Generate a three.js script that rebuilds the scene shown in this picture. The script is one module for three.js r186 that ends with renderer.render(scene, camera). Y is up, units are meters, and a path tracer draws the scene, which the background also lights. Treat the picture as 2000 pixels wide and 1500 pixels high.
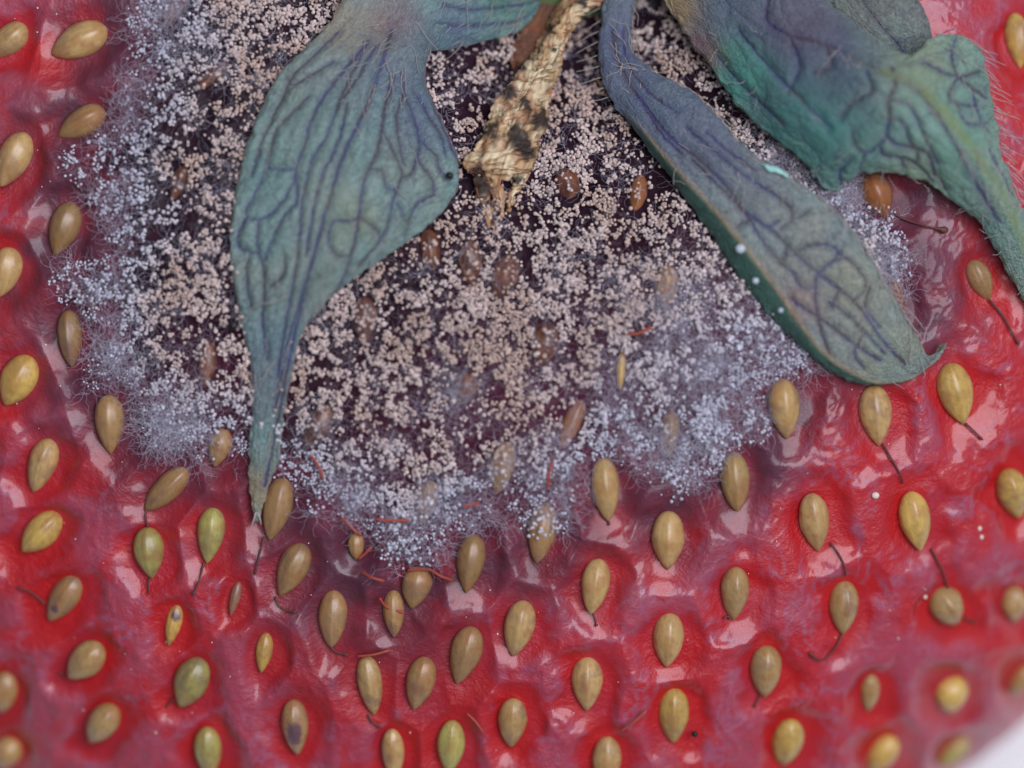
import * as THREE from 'three';
import { mergeGeometries } from 'three/addons/utils/BufferGeometryUtils.js';
import { RectAreaLightUniformsLib } from 'three/addons/lights/RectAreaLightUniformsLib.js';

// ---------------------------------------------------------------- camera, light, exposure
// Tracing unit: 1 unit ("px") = 0.0125 mm. The camera looks straight down on the berry, 150 mm above the plane h = 0.
const K = 0.0125e-3, CAM = 12000, BASE = 0.01975;         // BASE: world height of h = 0 (metres)
const scene = new THREE.Scene();
const camera = new THREE.PerspectiveCamera(2 * Math.atan(750 / CAM) * 180 / Math.PI, 4 / 3, 0.02, 3);
camera.position.set(0, BASE + CAM * K, 0);
camera.up.set(0, 0, -1);
camera.lookAt(0, 0, 0);
camera.focus = (CAM - 25) * K;
camera.userData.fStop = 21;
scene.add(camera);

const renderer = new THREE.WebGLRenderer({ antialias: true });
renderer.toneMapping = THREE.LinearToneMapping;
renderer.toneMappingExposure = 0.62;
renderer.shadowMap.enabled = true;
RectAreaLightUniformsLib.init();
scene.background = new THREE.Color().setRGB(0.13, 0.14, 0.18);   // dim even fill added all round

const LIGHTC = new THREE.Color().setRGB(0.90, 0.905, 1.0);
const soft = new THREE.Group();  // softbox added out of view to give the key light
soft.name = 'added_softbox';
soft.userData = { label: 'square softbox added out of view above the strawberry to light it', category: 'lamp' };
soft.position.set(0.12, 0.38, -0.05);
soft.lookAt(0.0, 0.02, 0.0);
scene.add(soft);
const area = new THREE.RectAreaLight(LIGHTC, 12.0, 0.26, 0.26);
area.rotation.y = Math.PI; area.position.z = 0.002;       // shines along the lamp's +z, toward the berry
soft.add(area);

// ---------------------------------------------------------------- numbers
function rng(seed) { let a = seed >>> 0; return () => { a = (a + 0x6D2B79F5) | 0; let t = Math.imul(a ^ (a >>> 15), 1 | a); t = (t + Math.imul(t ^ (t >>> 7), 61 | t)) ^ t; return ((t ^ (t >>> 14)) >>> 0) / 4294967296; }; }
const clamp = (x, a = 0, b = 1) => x < a ? a : x > b ? b : x;
const lerp = (a, b, t) => a + (b - a) * t;
const sstep = (a, b, x) => { const t = clamp((x - a) / (b - a)); return t * t * (3 - 2 * t); };
const hash2 = (i, j, s = 0) => { let h = Math.imul(i | 0, 374761393) ^ Math.imul(j | 0, 668265263) ^ Math.imul(s | 0, 2246822519); h = Math.imul(h ^ (h >>> 13), 1274126177); h ^= h >>> 16; return (h >>> 0) / 4294967296; };
function vnoise(x, y, s = 0) {
  const i = Math.floor(x), j = Math.floor(y), u = x - i, v = y - j, a = u * u * u * (u * (6 * u - 15) + 10), b = v * v * v * (v * (6 * v - 15) + 10);
  return lerp(lerp(hash2(i, j, s), hash2(i + 1, j, s), a), lerp(hash2(i, j + 1, s), hash2(i + 1, j + 1, s), a), b);
}
function fbm(x, y, o = 4, s = 0) { let v = 0, w = 0.5, t = 0; for (let k = 0; k < o; k++) { v += w * vnoise(x, y, s + k * 17); t += w; x = x * 2.03 + 11.3; y = y * 2.03 + 7.7; w *= 0.5; } return v / t; }
const ridge = (x, y, o, s) => 1 - Math.abs(2 * fbm(x, y, o, s) - 1);
function worley(x, y, s = 0, jit = 0.85) {
  const i0 = Math.floor(x), j0 = Math.floor(y); let f1 = 9, f2 = 9, id = 0;
  for (let i = i0 - 1; i <= i0 + 1; i++) for (let j = j0 - 1; j <= j0 + 1; j++) {
    const dx = i + 0.5 + jit * (hash2(i, j, s) - 0.5) - x, dy = j + 0.5 + jit * (hash2(i, j, s + 5) - 0.5) - y, d = Math.sqrt(dx * dx + dy * dy);
    if (d < f1) { f2 = f1; f1 = d; id = hash2(i, j, s + 9); } else if (d < f2) f2 = d;
  }
  return [f1, f2, id];
}
const lin = (r, g, b) => { const c = new THREE.Color().setRGB(r / 255, g / 255, b / 255, THREE.SRGBColorSpace); return [c.r, c.g, c.b]; };
const mix3 = (a, b, t) => [lerp(a[0], b[0], t), lerp(a[1], b[1], t), lerp(a[2], b[2], t)];
const W = (x, y, h) => [x * K, BASE + h * K, y * K];       // lateral units from the picture's middle + height -> metres

// ---------------------------------------------------------------- the berry's own shape
const PC = [80, -420], HT = 900, HB = 800, H0 = 120, P = 2.6;   // pole, heights of the upper and lower half, height of the pole
const RK = [[-180, 2000], [-90, 1650], [-20, 1330], [52, 1488], [95, 1620], [135, 1780], [180, 2000]].map(([a, r]) => [a * Math.PI / 180, r]);
function RR(th) { for (let k = 0; k < RK.length - 1; k++) if (th <= RK[k + 1][0]) { const t = (th - RK[k][0]) / (RK[k + 1][0] - RK[k][0]); return lerp(RK[k][1], RK[k + 1][1], t * t * (3 - 2 * t)); } return 2000; }
const calyxDip = (x, y) => { const dx = (x - 110) / 470, dy = (y + 810) / 430; return 250 * Math.exp(-(dx * dx + dy * dy)); };
function bodyPoint(t, th) {                                 // t: angle from the pole, th: bearing
  const R = RR(th), q = Math.min(1, Math.sin(t)), up = t <= Math.PI / 2, Hh = up ? HT : HB, f = Math.pow(Math.max(0, 1 - Math.pow(q, P)), 1 / P);
  const x = PC[0] + R * q * Math.cos(th), y = PC[1] + R * q * Math.sin(th);
  let h = H0 - HT + (up ? f * HT : -f * HB);
  const g = Math.pow(q, P - 1) / R, gh = (up ? 1 : -1) * Math.pow(f, P - 1) / Hh, l = Math.hypot(g, gh) || 1;
  if (up) h -= calyxDip(x, y);
  return [x, y, h, g / l * Math.cos(th), g / l * Math.sin(th), gh / l];
}
function baseAt(x, y) {
  const dx = x - PC[0], dy = y - PC[1], th = Math.atan2(dy, dx), q = Math.min(0.99999, Math.hypot(dx, dy) / RR(th));
  return bodyPoint(Math.asin(q), th);
}
function lateral(X, Y, off = 0) {                            // photo pixel -> lateral position of what lies `off` above the berry there
  let x = X - 1000, y = Y - 750, h = 0;
  for (let k = 0; k < 6; k++) { h = baseAt(x, y)[2] + off; const s = 1 - h / CAM; x = (X - 1000) * s; y = (Y - 750) * s; }
  return [x, y, h];
}

// ---------------------------------------------------------------- what lies where on the berry
// achenes: X, Y, direction of the tip (degrees from straight down, + to the right), length, width, tone
const ACH = [
  [12, 80, -50, 95, 62, 0], [152, 80, -66, 120, 74, 0], [157, 240, -62, 106, 68, 1], [26, 312, -25, 116, 74, 0], [122, 448, -20, 110, 68, 1], [8, 532, -15, 100, 68, 0],
  [135, 662, 4, 112, 58, 1], [32, 745, -30, 112, 76, 2], [213, 830, 0, 118, 66, 1], [77, 912, -22, 115, 68, 0], [322, 958, -46, 120, 58, 1], [75, 1044, -46, 110, 74, 2],
  [290, 1082, 2, 105, 66, 3], [409, 1048, -9, 112, 62, 3], [540, 995, -14, 126, 62, 1], [118, 1174, -36, 112, 68, 1], [568, 1117, -26, 118, 68, 1], [335, 1225, -15, 86, 38, 2],
  [456, 1173, -15, 70, 25, 4], [513, 1279, -10, 82, 38, 2], [165, 1293, -45, 105, 70, 0], [370, 1337, -26, 116, 72, 3], [648, 1212, -4, 116, 66, 1], [3, 1357, -20, 95, 60, 0],
  [197, 1417, -36, 106, 72, 0], [576, 1422, 0, 118, 60, 1], [8, 1477, -40, 90, 70, 0], [405, 1472, -5, 116, 64, 3], [722, 1342, 5, 124, 60, 0], [820, 1337, -14, 116, 62, 1],
  [767, 1476, 0, 110, 50, 0], [880, 1462, -5, 116, 66, 3], [908, 1282, -15, 122, 70, 1], [768, 1202, 0, 95, 50, 1], [812, 1150, -12, 86, 62, 1], [695, 1068, 0, 54, 36, 1],
  [918, 1102, -8, 118, 66, 1], [1058, 1042, -9, 118, 60, 1], [1183, 957, 5, 124, 62, 0], [980, 915, -12, 106, 58, 1], [1013, 1230, -12, 116, 66, 0], [1162, 1147, -8, 112, 66, 0],
  [1305, 1057, 0, 118, 70, 0], [1437, 943, 5, 118, 68, 0], [1533, 800, 5, 118, 70, 0], [1713, 813, 8, 122, 70, 0], [1870, 771, 18, 126, 76, 2], [1920, 549, 30, 90, 54, 1],
  [1592, 1022, 10, 120, 68, 0], [1788, 1019, 15, 124, 74, 2], [1980, 966, 25, 112, 74, 2], [1436, 1163, 0, 112, 66, 0], [1650, 1191, 3, 112, 72, 0], [1855, 1191, 35, 96, 80, 0],
  [1985, 1186, 20, 84, 60, 0], [1306, 1253, -2, 110, 68, 0], [1497, 1316, 2, 112, 68, 0], [1147, 1341, 0, 112, 66, 0], [1000, 1416, -3, 106, 64, 0], [1317, 1403, 2, 116, 66, 2],
  [1703, 1361, 6, 86, 46, 0], [1862, 1363, 15, 86, 76, 2], [1540, 1457, 0, 116, 68, 2], [1725, 1482, -10, 100, 70, 2], [1185, 1492, 0, 110, 70, 0], [1865, 1477, -25, 84, 46, 3],
  [1998, 1335, 0, 80, 50, 0], [1992, 78, 5, 110, 56, 2],
  [405, 712, -8, 92, 44, 5], [427, 876, -16, 78, 54, 1], [712, 627, 0, 96, 54, 5], [618, 836, -30, 100, 52, 5], [1062, 676, -20, 90, 58, 5], [1213, 725, -3, 74, 21, 2],
  [1115, 832, -24, 110, 44, 4], [1302, 562, -5, 84, 52, 1], [1308, 850, -5, 92, 46, 1], [833, 982, -15, 86, 42, 1], [1246, 386, -9, 90, 40, 6], [1110, 366, 10, 76, 58, 5],
  [840, 492, 8, 90, 46, 5], [918, 516, 0, 92, 52, 5], [985, 541, -20, 90, 60, 5], [1716, 382, 22, 96, 72, 6], [1755, 582, 16, 78, 32, 6], [348, 360, -20, 74, 34, 5], [410, 152, -48, 90, 30, 5],
  [905, 762, -30, 70, 52, 5], [335, 18, -30, 80, 50, 5],
];
{ // the same seeds go on beyond the picture's edges
  const r = rng(3);
  for (let j = -1; j < 15; j++) for (let i = -3; i < 17; i++) {
    const X = -340 + i * 172 + (j % 2) * 86 + 40 * (r() - 0.5), Y = -150 + j * 150 + 40 * (r() - 0.5), a = -0.016 * (1000 - X) + 20 * (r() - 0.5), L = 104 + 18 * r(), w = 60 + 12 * r(), tone = Math.floor(r() * 4);
    if (X < -330 || X > 2330 || Y < -330 || Y > 1830 || (X > -60 && X < 2060 && Y > -60 && Y < 1560)) continue;
    if (Y < 0 && X > 250 && X < 1900) continue;
    if (Math.hypot(X - 1080, Y - 330) > 1390 && X > 1400 && Y > 900) continue;
    if (ACH.some((b) => Math.hypot(b[0] - X, b[1] - Y) < 120)) continue;
    ACH.push([X, Y, a, L, w, tone]);
  }
}
const achenes = ACH.map(([X, Y, a, L, Wd, tone], i) => {
  const [x, y] = lateral(X, Y, -12), r = a * Math.PI / 180;
  return { X, Y, x, y, dx: Math.sin(r), dy: Math.cos(r), L, W: Wd, tone, i };
});
const CELL = 130, bins = new Map();
for (const a of achenes) for (let i = -2; i <= 2; i++) for (let j = -2; j <= 2; j++) { const k = (Math.floor(a.x / CELL) + i) + ',' + (Math.floor(a.y / CELL) + j); if (!bins.has(k)) bins.set(k, []); bins.get(k).push(a); }
const near = (x, y) => bins.get(Math.floor(x / CELL) + ',' + Math.floor(y / CELL)) || [];

// outline of the mould patch (photo pixels)
const MOULD = [[400, -230], [285, -60], [262, 60], [240, 140], [205, 240], [140, 300], [150, 350], [205, 400], [205, 480], [120, 540], [130, 590], [195, 650], [175, 740], [260, 775], [268, 850], [330, 890], [450, 893], [560, 955], [650, 1000], [735, 1065], [775, 1135], [800, 1130], [850, 1085], [950, 1030], [985, 1005], [1050, 1040], [1110, 1030], [1148, 940], [1230, 905], [1262, 952], [1330, 950], [1400, 880], [1480, 838], [1500, 760], [1590, 715], [1660, 640], [1765, 590], [1790, 480], [1745, 385], [1650, 345], [1640, 200], [1500, 60], [1450, -230]].map(([X, Y]) => lateral(X, Y).slice(0, 2));
function polyDist(x, y, poly) {
  let d = 1e9, inside = false;
  for (let i = 0, j = poly.length - 1; i < poly.length; j = i++) {
    const [ax, ay] = poly[j], [bx, by] = poly[i], vx = bx - ax, vy = by - ay, t = clamp(((x - ax) * vx + (y - ay) * vy) / (vx * vx + vy * vy));
    d = Math.min(d, Math.hypot(ax + vx * t - x, ay + vy * t - y));
    if ((ay > y) !== (by > y) && x < (bx - ax) * (y - ay) / (by - ay) + ax) inside = !inside;
  }
  return inside ? d : -d;
}
const G0 = [-1250, -1000], GS = 10, GW = 251, GH = 201, grid = new Float32Array(GW * GH);
for (let j = 0; j < GH; j++) for (let i = 0; i < GW; i++) grid[j * GW + i] = polyDist(G0[0] + i * GS, G0[1] + j * GS, MOULD);
function mouldIn(x, y) {                                     // > 0 inside the patch: distance to its rim
  const u = clamp((x - G0[0]) / GS, 0, GW - 1.01), v = clamp((y - G0[1]) / GS, 0, GH - 1.01), i = u | 0, j = v | 0, a = u - i, b = v - j, k = j * GW + i;
  return lerp(lerp(grid[k], grid[k + 1], a), lerp(grid[k + GW], grid[k + GW + 1], a), b) + 80 * (fbm(x / 55, y / 55, 4, 3) - 0.5);
}
const blob = (x, y, X, Y, r) => { const dx = (x + 1000 - X) / r, dy = (y + 750 - Y) / r; return Math.exp(-(dx * dx + dy * dy)); };

// ---------------------------------------------------------------- relief of the flesh
function fields(x, y) {
  let f1 = 1e9, f2 = 1e9, pit = 0; const jx = x + 70 * (fbm(x / 80, y / 80, 2, 11) - 0.5), jy = y + 70 * (fbm(x / 80, y / 80, 2, 12) - 0.5);
  for (const a of near(x, y)) {
    const ex = x - a.x, ey = y - a.y, l = ex * a.dx + ey * a.dy, w = ex * a.dy - ey * a.dx;
    const d = Math.hypot(jx - a.x, jy - a.y) - (a.L + a.W) * 0.25;
    if (d < f1) { f2 = f1; f1 = d; } else if (d < f2) f2 = d;
    const q = Math.hypot((l - 6) / (0.5 * a.L + 24), (w - 4) / (0.5 * a.W + 26)) * (1 + 0.5 * (vnoise(x / 45, y / 45, 13) - 0.5));
    if (q < 1.5) pit = Math.max(pit, 1 - sstep(0.55, 1.45, q));
  }
  return [f1, f2, pit];
}
function relief(x, y, fine = true) {
  const [f1, f2, pit] = fields(x, y), m = mouldIn(x, y), rot = sstep(-10, 90, m);
  const wx = x + 26 * (vnoise(x / 70, y / 70, 21) - 0.5), wy = y + 26 * (vnoise(x / 70, y / 70, 22) - 0.5);
  let d = -17 * pit * (1 - 0.45 * rot);
  d += 2.5 * Math.exp(-Math.pow((f2 - f1) / 30, 2)) * sstep(12, 50, f1) * (1 - 0.6 * rot);
  d += 10 * (fbm(x / 120, y / 120, 3, 31) - 0.5);
  if (fine) {
    const k = sstep(0.75, 0.1, pit);
    d += k * 2.6 * (ridge(wx / 46, wy / 46, 4, 41) - 0.7) + k * 1.5 * (ridge(wx / 17, wy / 19, 2, 43) - 0.6);
    d += 5 * rot * (fbm(x / 14, y / 14, 2, 51) - 0.5);
  }
  return d;
}
function surf(x, y, off = 0) { const b = baseAt(x, y), d = relief(x, y) + off; return [b[0] + b[3] * d, b[1] + b[4] * d, b[2] + b[5] * d, b[3], b[4], b[5]]; }

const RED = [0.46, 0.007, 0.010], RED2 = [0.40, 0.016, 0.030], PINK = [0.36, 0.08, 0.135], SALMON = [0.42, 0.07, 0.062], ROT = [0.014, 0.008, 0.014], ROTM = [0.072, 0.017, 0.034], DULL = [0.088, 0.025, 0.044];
function fleshColor(x, y, pit) {
  const m = mouldIn(x, y);
  const n1 = fbm(x / 90, y / 90, 3, 61), wx = x + 40 * (vnoise(x / 60, y / 60, 62) - 0.5), wy = y + 40 * (vnoise(x / 60, y / 60, 63) - 0.5);
  let c = mix3(RED, RED2, sstep(0.3, 0.75, n1));
  c = mix3(c, SALMON, clamp(0.8 * blob(x, y, 60, 430, 260) + 0.5 * blob(x, y, 480, 1060, 160) + 0.45 * blob(x, y, 60, 1430, 240) + 0.4 * blob(x, y, 1300, 1130, 130)) * sstep(0.25, 0.7, n1) * sstep(0.7, 0.1, pit));
  // dried, grainy skin film: thin pinkish scratches and flecks, plus ridge sheen painted in
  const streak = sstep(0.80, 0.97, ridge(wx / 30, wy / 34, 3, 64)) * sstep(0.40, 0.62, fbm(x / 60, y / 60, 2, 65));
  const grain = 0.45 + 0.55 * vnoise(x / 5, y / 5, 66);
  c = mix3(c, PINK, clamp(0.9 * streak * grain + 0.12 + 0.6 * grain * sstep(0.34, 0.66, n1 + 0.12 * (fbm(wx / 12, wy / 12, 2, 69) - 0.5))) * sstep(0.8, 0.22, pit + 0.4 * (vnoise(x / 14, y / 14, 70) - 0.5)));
  const rim = sstep(-220, 0, m + 90 * (n1 - 0.5) + 50 * blob(x, y, 690, 1130, 180));
  const bruise = clamp(Math.max(rim, 1.1 * blob(x, y, 720, 1120, 210), 0.8 * blob(x, y, 560, 1010, 130), 0.6 * blob(x, y, 850, 1250, 110)) * (0.7 + 0.6 * fbm(x / 45, y / 45, 3, 78)));
  c = mix3(c, DULL, 0.95 * bruise);
  const light = clamp(0.85 * blob(x, y, 1020, 850, 210) + 0.85 * blob(x, y, 1400, 830, 240) + 0.7 * blob(x, y, 420, 760, 120) + 0.6 * blob(x, y, 1500, 560, 160) + 0.5 * blob(x, y, 700, 930, 150));
  const inr = sstep(-5, 95, m + 40 * (fbm(x / 40, y / 40, 2, 67) - 0.5));
  c = mix3(c, mix3(ROT, ROTM, clamp(light + 0.34 * fbm(x / 50, y / 50, 2, 68))), inr);
  return c;
}

// ---------------------------------------------------------------- helpers for things
const used = new Map();
function numbered(n) { const k = used.get(n) || 0; used.set(n, k + 1); return k ? `${n}_${String(k).padStart(3, '0')}` : n; }
function put(o, name, parent = scene, data) { o.name = parent === scene ? numbered(name) : name; o.castShadow = o.receiveShadow = true; if (data) o.userData = data; parent.add(o); return o; }
function geo(pos, idx, col, uv) {
  const g = new THREE.BufferGeometry();
  g.setAttribute('position', new THREE.Float32BufferAttribute(pos, 3));
  if (col) g.setAttribute('color', new THREE.Float32BufferAttribute(col, 3));
  if (uv) g.setAttribute('uv', new THREE.Float32BufferAttribute(uv, 2));
  g.setIndex(idx); g.computeVertexNormals(); return g;
}
// a tapering thread through points given in units (x, y, h)
function thread(pts, r0, r1, sides = 5, seg = 4, endBlob = 0) {
  const c = new THREE.CatmullRomCurve3(pts.map((p) => new THREE.Vector3(...W(p[0], p[1], p[2])))), n = Math.max(3, (pts.length - 1) * seg), pos = [], idx = [];
  const fr = c.computeFrenetFrames(n, false);
  for (let i = 0; i <= n; i++) {
    const t = i / n, p = c.getPoint(t), r = (lerp(r0, r1, t) + endBlob * Math.exp(-Math.pow((1 - t) / 0.12, 2))) * K * (i === n ? 0.4 : 1);
    for (let k = 0; k < sides; k++) { const a = k / sides * 2 * Math.PI, q = p.clone().addScaledVector(fr.normals[i], Math.cos(a) * r).addScaledVector(fr.binormals[i], Math.sin(a) * r); pos.push(q.x, q.y, q.z); }
    if (i) for (let k = 0; k < sides; k++) { const a = (i - 1) * sides + k, b = (i - 1) * sides + (k + 1) % sides, d = a + sides, e = b + sides; idx.push(a, b, e, a, e, d); }
  }
  for (let k = 1; k < sides - 1; k++) { const o = n * sides; idx.push(o, o + k, o + k + 1, 0, k + 1, k); }
  return geo(pos, idx);
}

// ---------------------------------------------------------------- textures
function noiseTexture(n, f, withAlpha = false) { const d = new Uint8Array(n * n * 4); for (let j = 0; j < n; j++) for (let i = 0; i < n; i++) { const v = clamp(f(i / n, j / n)) * 255, k = 4 * (j * n + i); d[k] = d[k + 1] = d[k + 2] = v; d[k + 3] = withAlpha ? v : 255; } const t = new THREE.DataTexture(d, n, n); t.wrapS = t.wrapT = THREE.RepeatWrapping; t.magFilter = t.minFilter = THREE.LinearFilter; t.needsUpdate = true; return t; }
// tileable noise: blend of shifted copies
function tile(f) { return (u, v) => { const a = sstep(0, 1, u), b = sstep(0, 1, v); return lerp(lerp(f(u + 1, v + 1), f(u, v + 1), a), lerp(f(u + 1, v), f(u, v), a), b); }; }
const skinBump = noiseTexture(512, tile((u, v) => 0.36 * fbm(u * 26, v * 26, 3, 71) + 0.34 * ridge(u * 14, v * 14, 3, 72) + 0.30 * fbm(u * 64, v * 64, 2, 76)));

const grainBump = noiseTexture(512, tile((u, v) => 0.6 * vnoise(u * 46, v * 46, 73) + 0.4 * vnoise(u * 95, v * 95, 74)));
// ---------------------------------------------------------------- structure: the white sheet
{
  const g = new THREE.PlaneGeometry(0.9, 0.9); g.rotateX(-Math.PI / 2);
  const m = new THREE.MeshStandardMaterial({ color: new THREE.Color().setRGB(0.90, 0.91, 0.92), roughness: 0.9, bumpMap: noiseTexture(128, tile((u, v) => fbm(u * 20, v * 20, 3, 75))), bumpScale: 0.0001 });
  m.bumpMap.repeat.set(30, 30);
  const o = put(new THREE.Mesh(g, m), 'table_surface', scene, { label: 'plain white sheet under the strawberry', category: 'surface', kind: 'structure' });
}
// body of the added softbox (unseen, above and behind the camera)
{
  const black = new THREE.MeshStandardMaterial({ color: 0x151515, roughness: 0.6 });
  const shape = new THREE.CylinderGeometry(0.05, 0.187, 0.10, 4, 1, true); shape.rotateY(Math.PI / 4); shape.rotateX(-Math.PI / 2); shape.translate(0, 0, -0.053);
  put(new THREE.Mesh(shape, black), 'housing', soft); soft.children[soft.children.length - 1].material.side = THREE.DoubleSide;
  const face = new THREE.BoxGeometry(0.262, 0.262, 0.002); face.translate(0, 0, -0.001);
  put(new THREE.Mesh(face, new THREE.MeshStandardMaterial({ color: 0xffffff, emissive: LIGHTC, emissiveIntensity: 0.3 })), 'diffuser', soft);
}

// ---------------------------------------------------------------- the strawberry
const berry = new THREE.Group();
put(berry, 'strawberry', scene, { label: 'ripe red strawberry with wilted green sepals and a large patch of grey mould', category: 'strawberry' });
const A0 = -1.15, A1 = 1.55, B0 = -0.62, B1 = 1.55;
const wetMap = noiseTexture(1024, (u, v) => { const a = A0 + u * (A1 - A0), b = B0 + v * (B1 - B0), t = Math.hypot(a, b); if (t > 1.5) return 1; const p = bodyPoint(t, Math.atan2(b, a)); return lerp(1, 0.12, sstep(-130, 50, mouldIn(p[0], p[1]))) * (0.75 + 0.25 * fbm(p[0] / 40, p[1] / 40, 3, 77)); }, true);
wetMap.wrapS = wetMap.wrapT = THREE.ClampToEdgeWrapping; wetMap.repeat.set(1 / (6 * (A1 - A0)), 1 / (6 * (B1 - B0))); wetMap.offset.set(-A0 / (A1 - A0), -B0 / (B1 - B0));
const fleshMat = new THREE.MeshPhysicalMaterial({ vertexColors: true, roughness: 0.5, specularIntensity: 1, ior: 1.5, clearcoat: 0.5, clearcoatRoughness: 0.14, bumpMap: skinBump, bumpScale: 0.00004, clearcoatMap: wetMap, specularIntensityMap: wetMap });
{
  const pos = [], col = [], uv = [], idx = [], step = 0.0024, a0 = A0, a1 = A1, b0 = B0, b1 = B1;
  const nx = Math.ceil((a1 - a0) / step), ny = Math.ceil((b1 - b0) / step), id = new Int32Array((nx + 1) * (ny + 1)).fill(-1);
  let n = 0;
  for (let j = 0; j <= ny; j++) for (let i = 0; i <= nx; i++) {
    const a = a0 + i * step, b = b0 + j * step, t = Math.hypot(a, b);
    if (t > 1.62) continue;
    const th = Math.atan2(b, a), p = bodyPoint(t, th);
    const s = 1 / (1 - p[2] / CAM);
    if (Math.abs(p[0] * s) > 1330 || Math.abs(p[1] * s) > 1080) continue;
    const d = relief(p[0], p[1]) * sstep(1.62, 1.35, t);
    pos.push(...W(p[0] + p[3] * d, p[1] + p[4] * d, p[2] + p[5] * d));
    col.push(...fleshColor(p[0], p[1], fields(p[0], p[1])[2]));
    uv.push(a * 6, b * 6);
    id[j * (nx + 1) + i] = n++;
  }
  for (let j = 0; j < ny; j++) for (let i = 0; i < nx; i++) {
    const p = id[j * (nx + 1) + i], q = id[j * (nx + 1) + i + 1], r = id[(j + 1) * (nx + 1) + i], s = id[(j + 1) * (nx + 1) + i + 1];
    if (p >= 0 && q >= 0 && r >= 0 && s >= 0) idx.push(p, r, q, q, r, s);
  }
  // the rest of the body, coarser
  const NT = 120, NA = 200, at = n, keep = [];
  for (let i = 0; i <= NT; i++) for (let j = 0; j <= NA; j++) {
    const t = i / NT * Math.PI, th = -Math.PI + j / NA * 2 * Math.PI, p = bodyPoint(t, th), s = 1 / (1 - p[2] / CAM), d = -7 + 14 * (fbm(p[0] / 130, p[1] / 130 + p[2] / 130, 3, 31) - 0.5) * Math.sin(t);
    pos.push(...W(p[0] + p[3] * d, p[1] + p[4] * d, p[2] + p[5] * d)); col.push(...RED2); uv.push(t * Math.cos(th) * 6, t * Math.sin(th) * 6);
    keep.push(!(t < 1.5 && Math.abs(p[0] * s) < 1250 && Math.abs(p[1] * s) < 1000));
  }
  for (let i = 0; i < NT; i++) for (let j = 0; j < NA; j++) { const k = i * (NA + 1) + j, q = [k, k + 1, k + NA + 1, k + NA + 2]; if (q.some((e) => keep[e])) idx.push(at + k, at + k + 1, at + k + NA + 1, at + k + 1, at + k + NA + 2, at + k + NA + 1); }
  console.log('flesh', n, idx.length / 3);
  put(new THREE.Mesh(geo(pos, idx, col, uv), fleshMat), 'flesh', berry);
}

// achenes (seeds), each a mesh with its own shape and speckles
const TONES = [lin(186, 152, 98), lin(162, 126, 82), lin(204, 168, 88), lin(170, 160, 88), lin(142, 100, 78), lin(100, 62, 50), lin(138, 84, 46)];
const acheneMat = new THREE.MeshPhysicalMaterial({ vertexColors: true, roughness: 0.42, clearcoat: 0.5, clearcoatRoughness: 0.3, bumpMap: skinBump, bumpScale: 0.00001 });
const STYLES = {  // achene number -> thread from its tip (photo pixels)
  45: [[1727, 868], [1742, 895], [1757, 925], [1764, 945]], 46: [[1889, 828], [1903, 842], [1918, 858]], 47: [[1937, 586], [1958, 618], [1975, 650], [1988, 672]], 48: [[1624, 1062], [1640, 1085], [1648, 1105], [1651, 1124]],
  49: [[1822, 1074], [1836, 1104], [1848, 1130], [1856, 1158]], 13: [[396, 1100], [391, 1125], [386, 1145], [378, 1160]], 12: [[289, 1132], [289, 1146], [292, 1160]], 41: [[1157, 1198], [1163, 1212], [1166, 1224]],
  15: [[84, 1182], [66, 1165], [50, 1150], [34, 1146]], 10: [[284, 990], [283, 1012], [288, 1034]], 16: [[536, 1168], [542, 1184], [560, 1194], [578, 1196]], 56: [[1492, 1352], [1484, 1368], [1474, 1384]],
  51: [[1430, 1212], [1422, 1206], [1414, 1210]], 29: [[806, 1384], [800, 1374], [797, 1362]], 38: [[1186, 1010], [1189, 1018], [1191, 1026]],
  52: [[1648, 1240], [1634, 1262], [1618, 1282], [1598, 1284], [1578, 1270]], 53: [[1888, 1212], [1900, 1216], [1910, 1220]], 22: [[640, 1262], [652, 1275], [680, 1282]], 28: [[718, 1398], [728, 1412], [745, 1422]], 83: [[1750, 418], [1775, 430], [1810, 442], [1848, 450]],
  31: [[868, 1510], [858, 1520], [850, 1530]], 21: [[336, 1368], [330, 1376], [322, 1384]], 20: [[128, 1322], [120, 1322], [112, 1318]], 14: [[515, 1050], [505, 1090], [498, 1122]],
};
const styleMat = new THREE.MeshStandardMaterial({ color: new THREE.Color().setRGB(0.12, 0.035, 0.03), roughness: 0.6 });
const threadMat = new THREE.MeshStandardMaterial({ color: new THREE.Color().setRGB(0.36, 0.055, 0.035), roughness: 0.55 });
function onSkin(list, off) { return list.map(([X, Y]) => { const [x, y] = lateral(X, Y, off), s = surf(x, y, off); return [s[0], s[1], s[2]]; }); }
const side0 = (a, up) => new THREE.Vector3(a.dy, 0, -a.dx).addScaledVector(up, -(a.dy * up.x - a.dx * up.z)).normalize();
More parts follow.
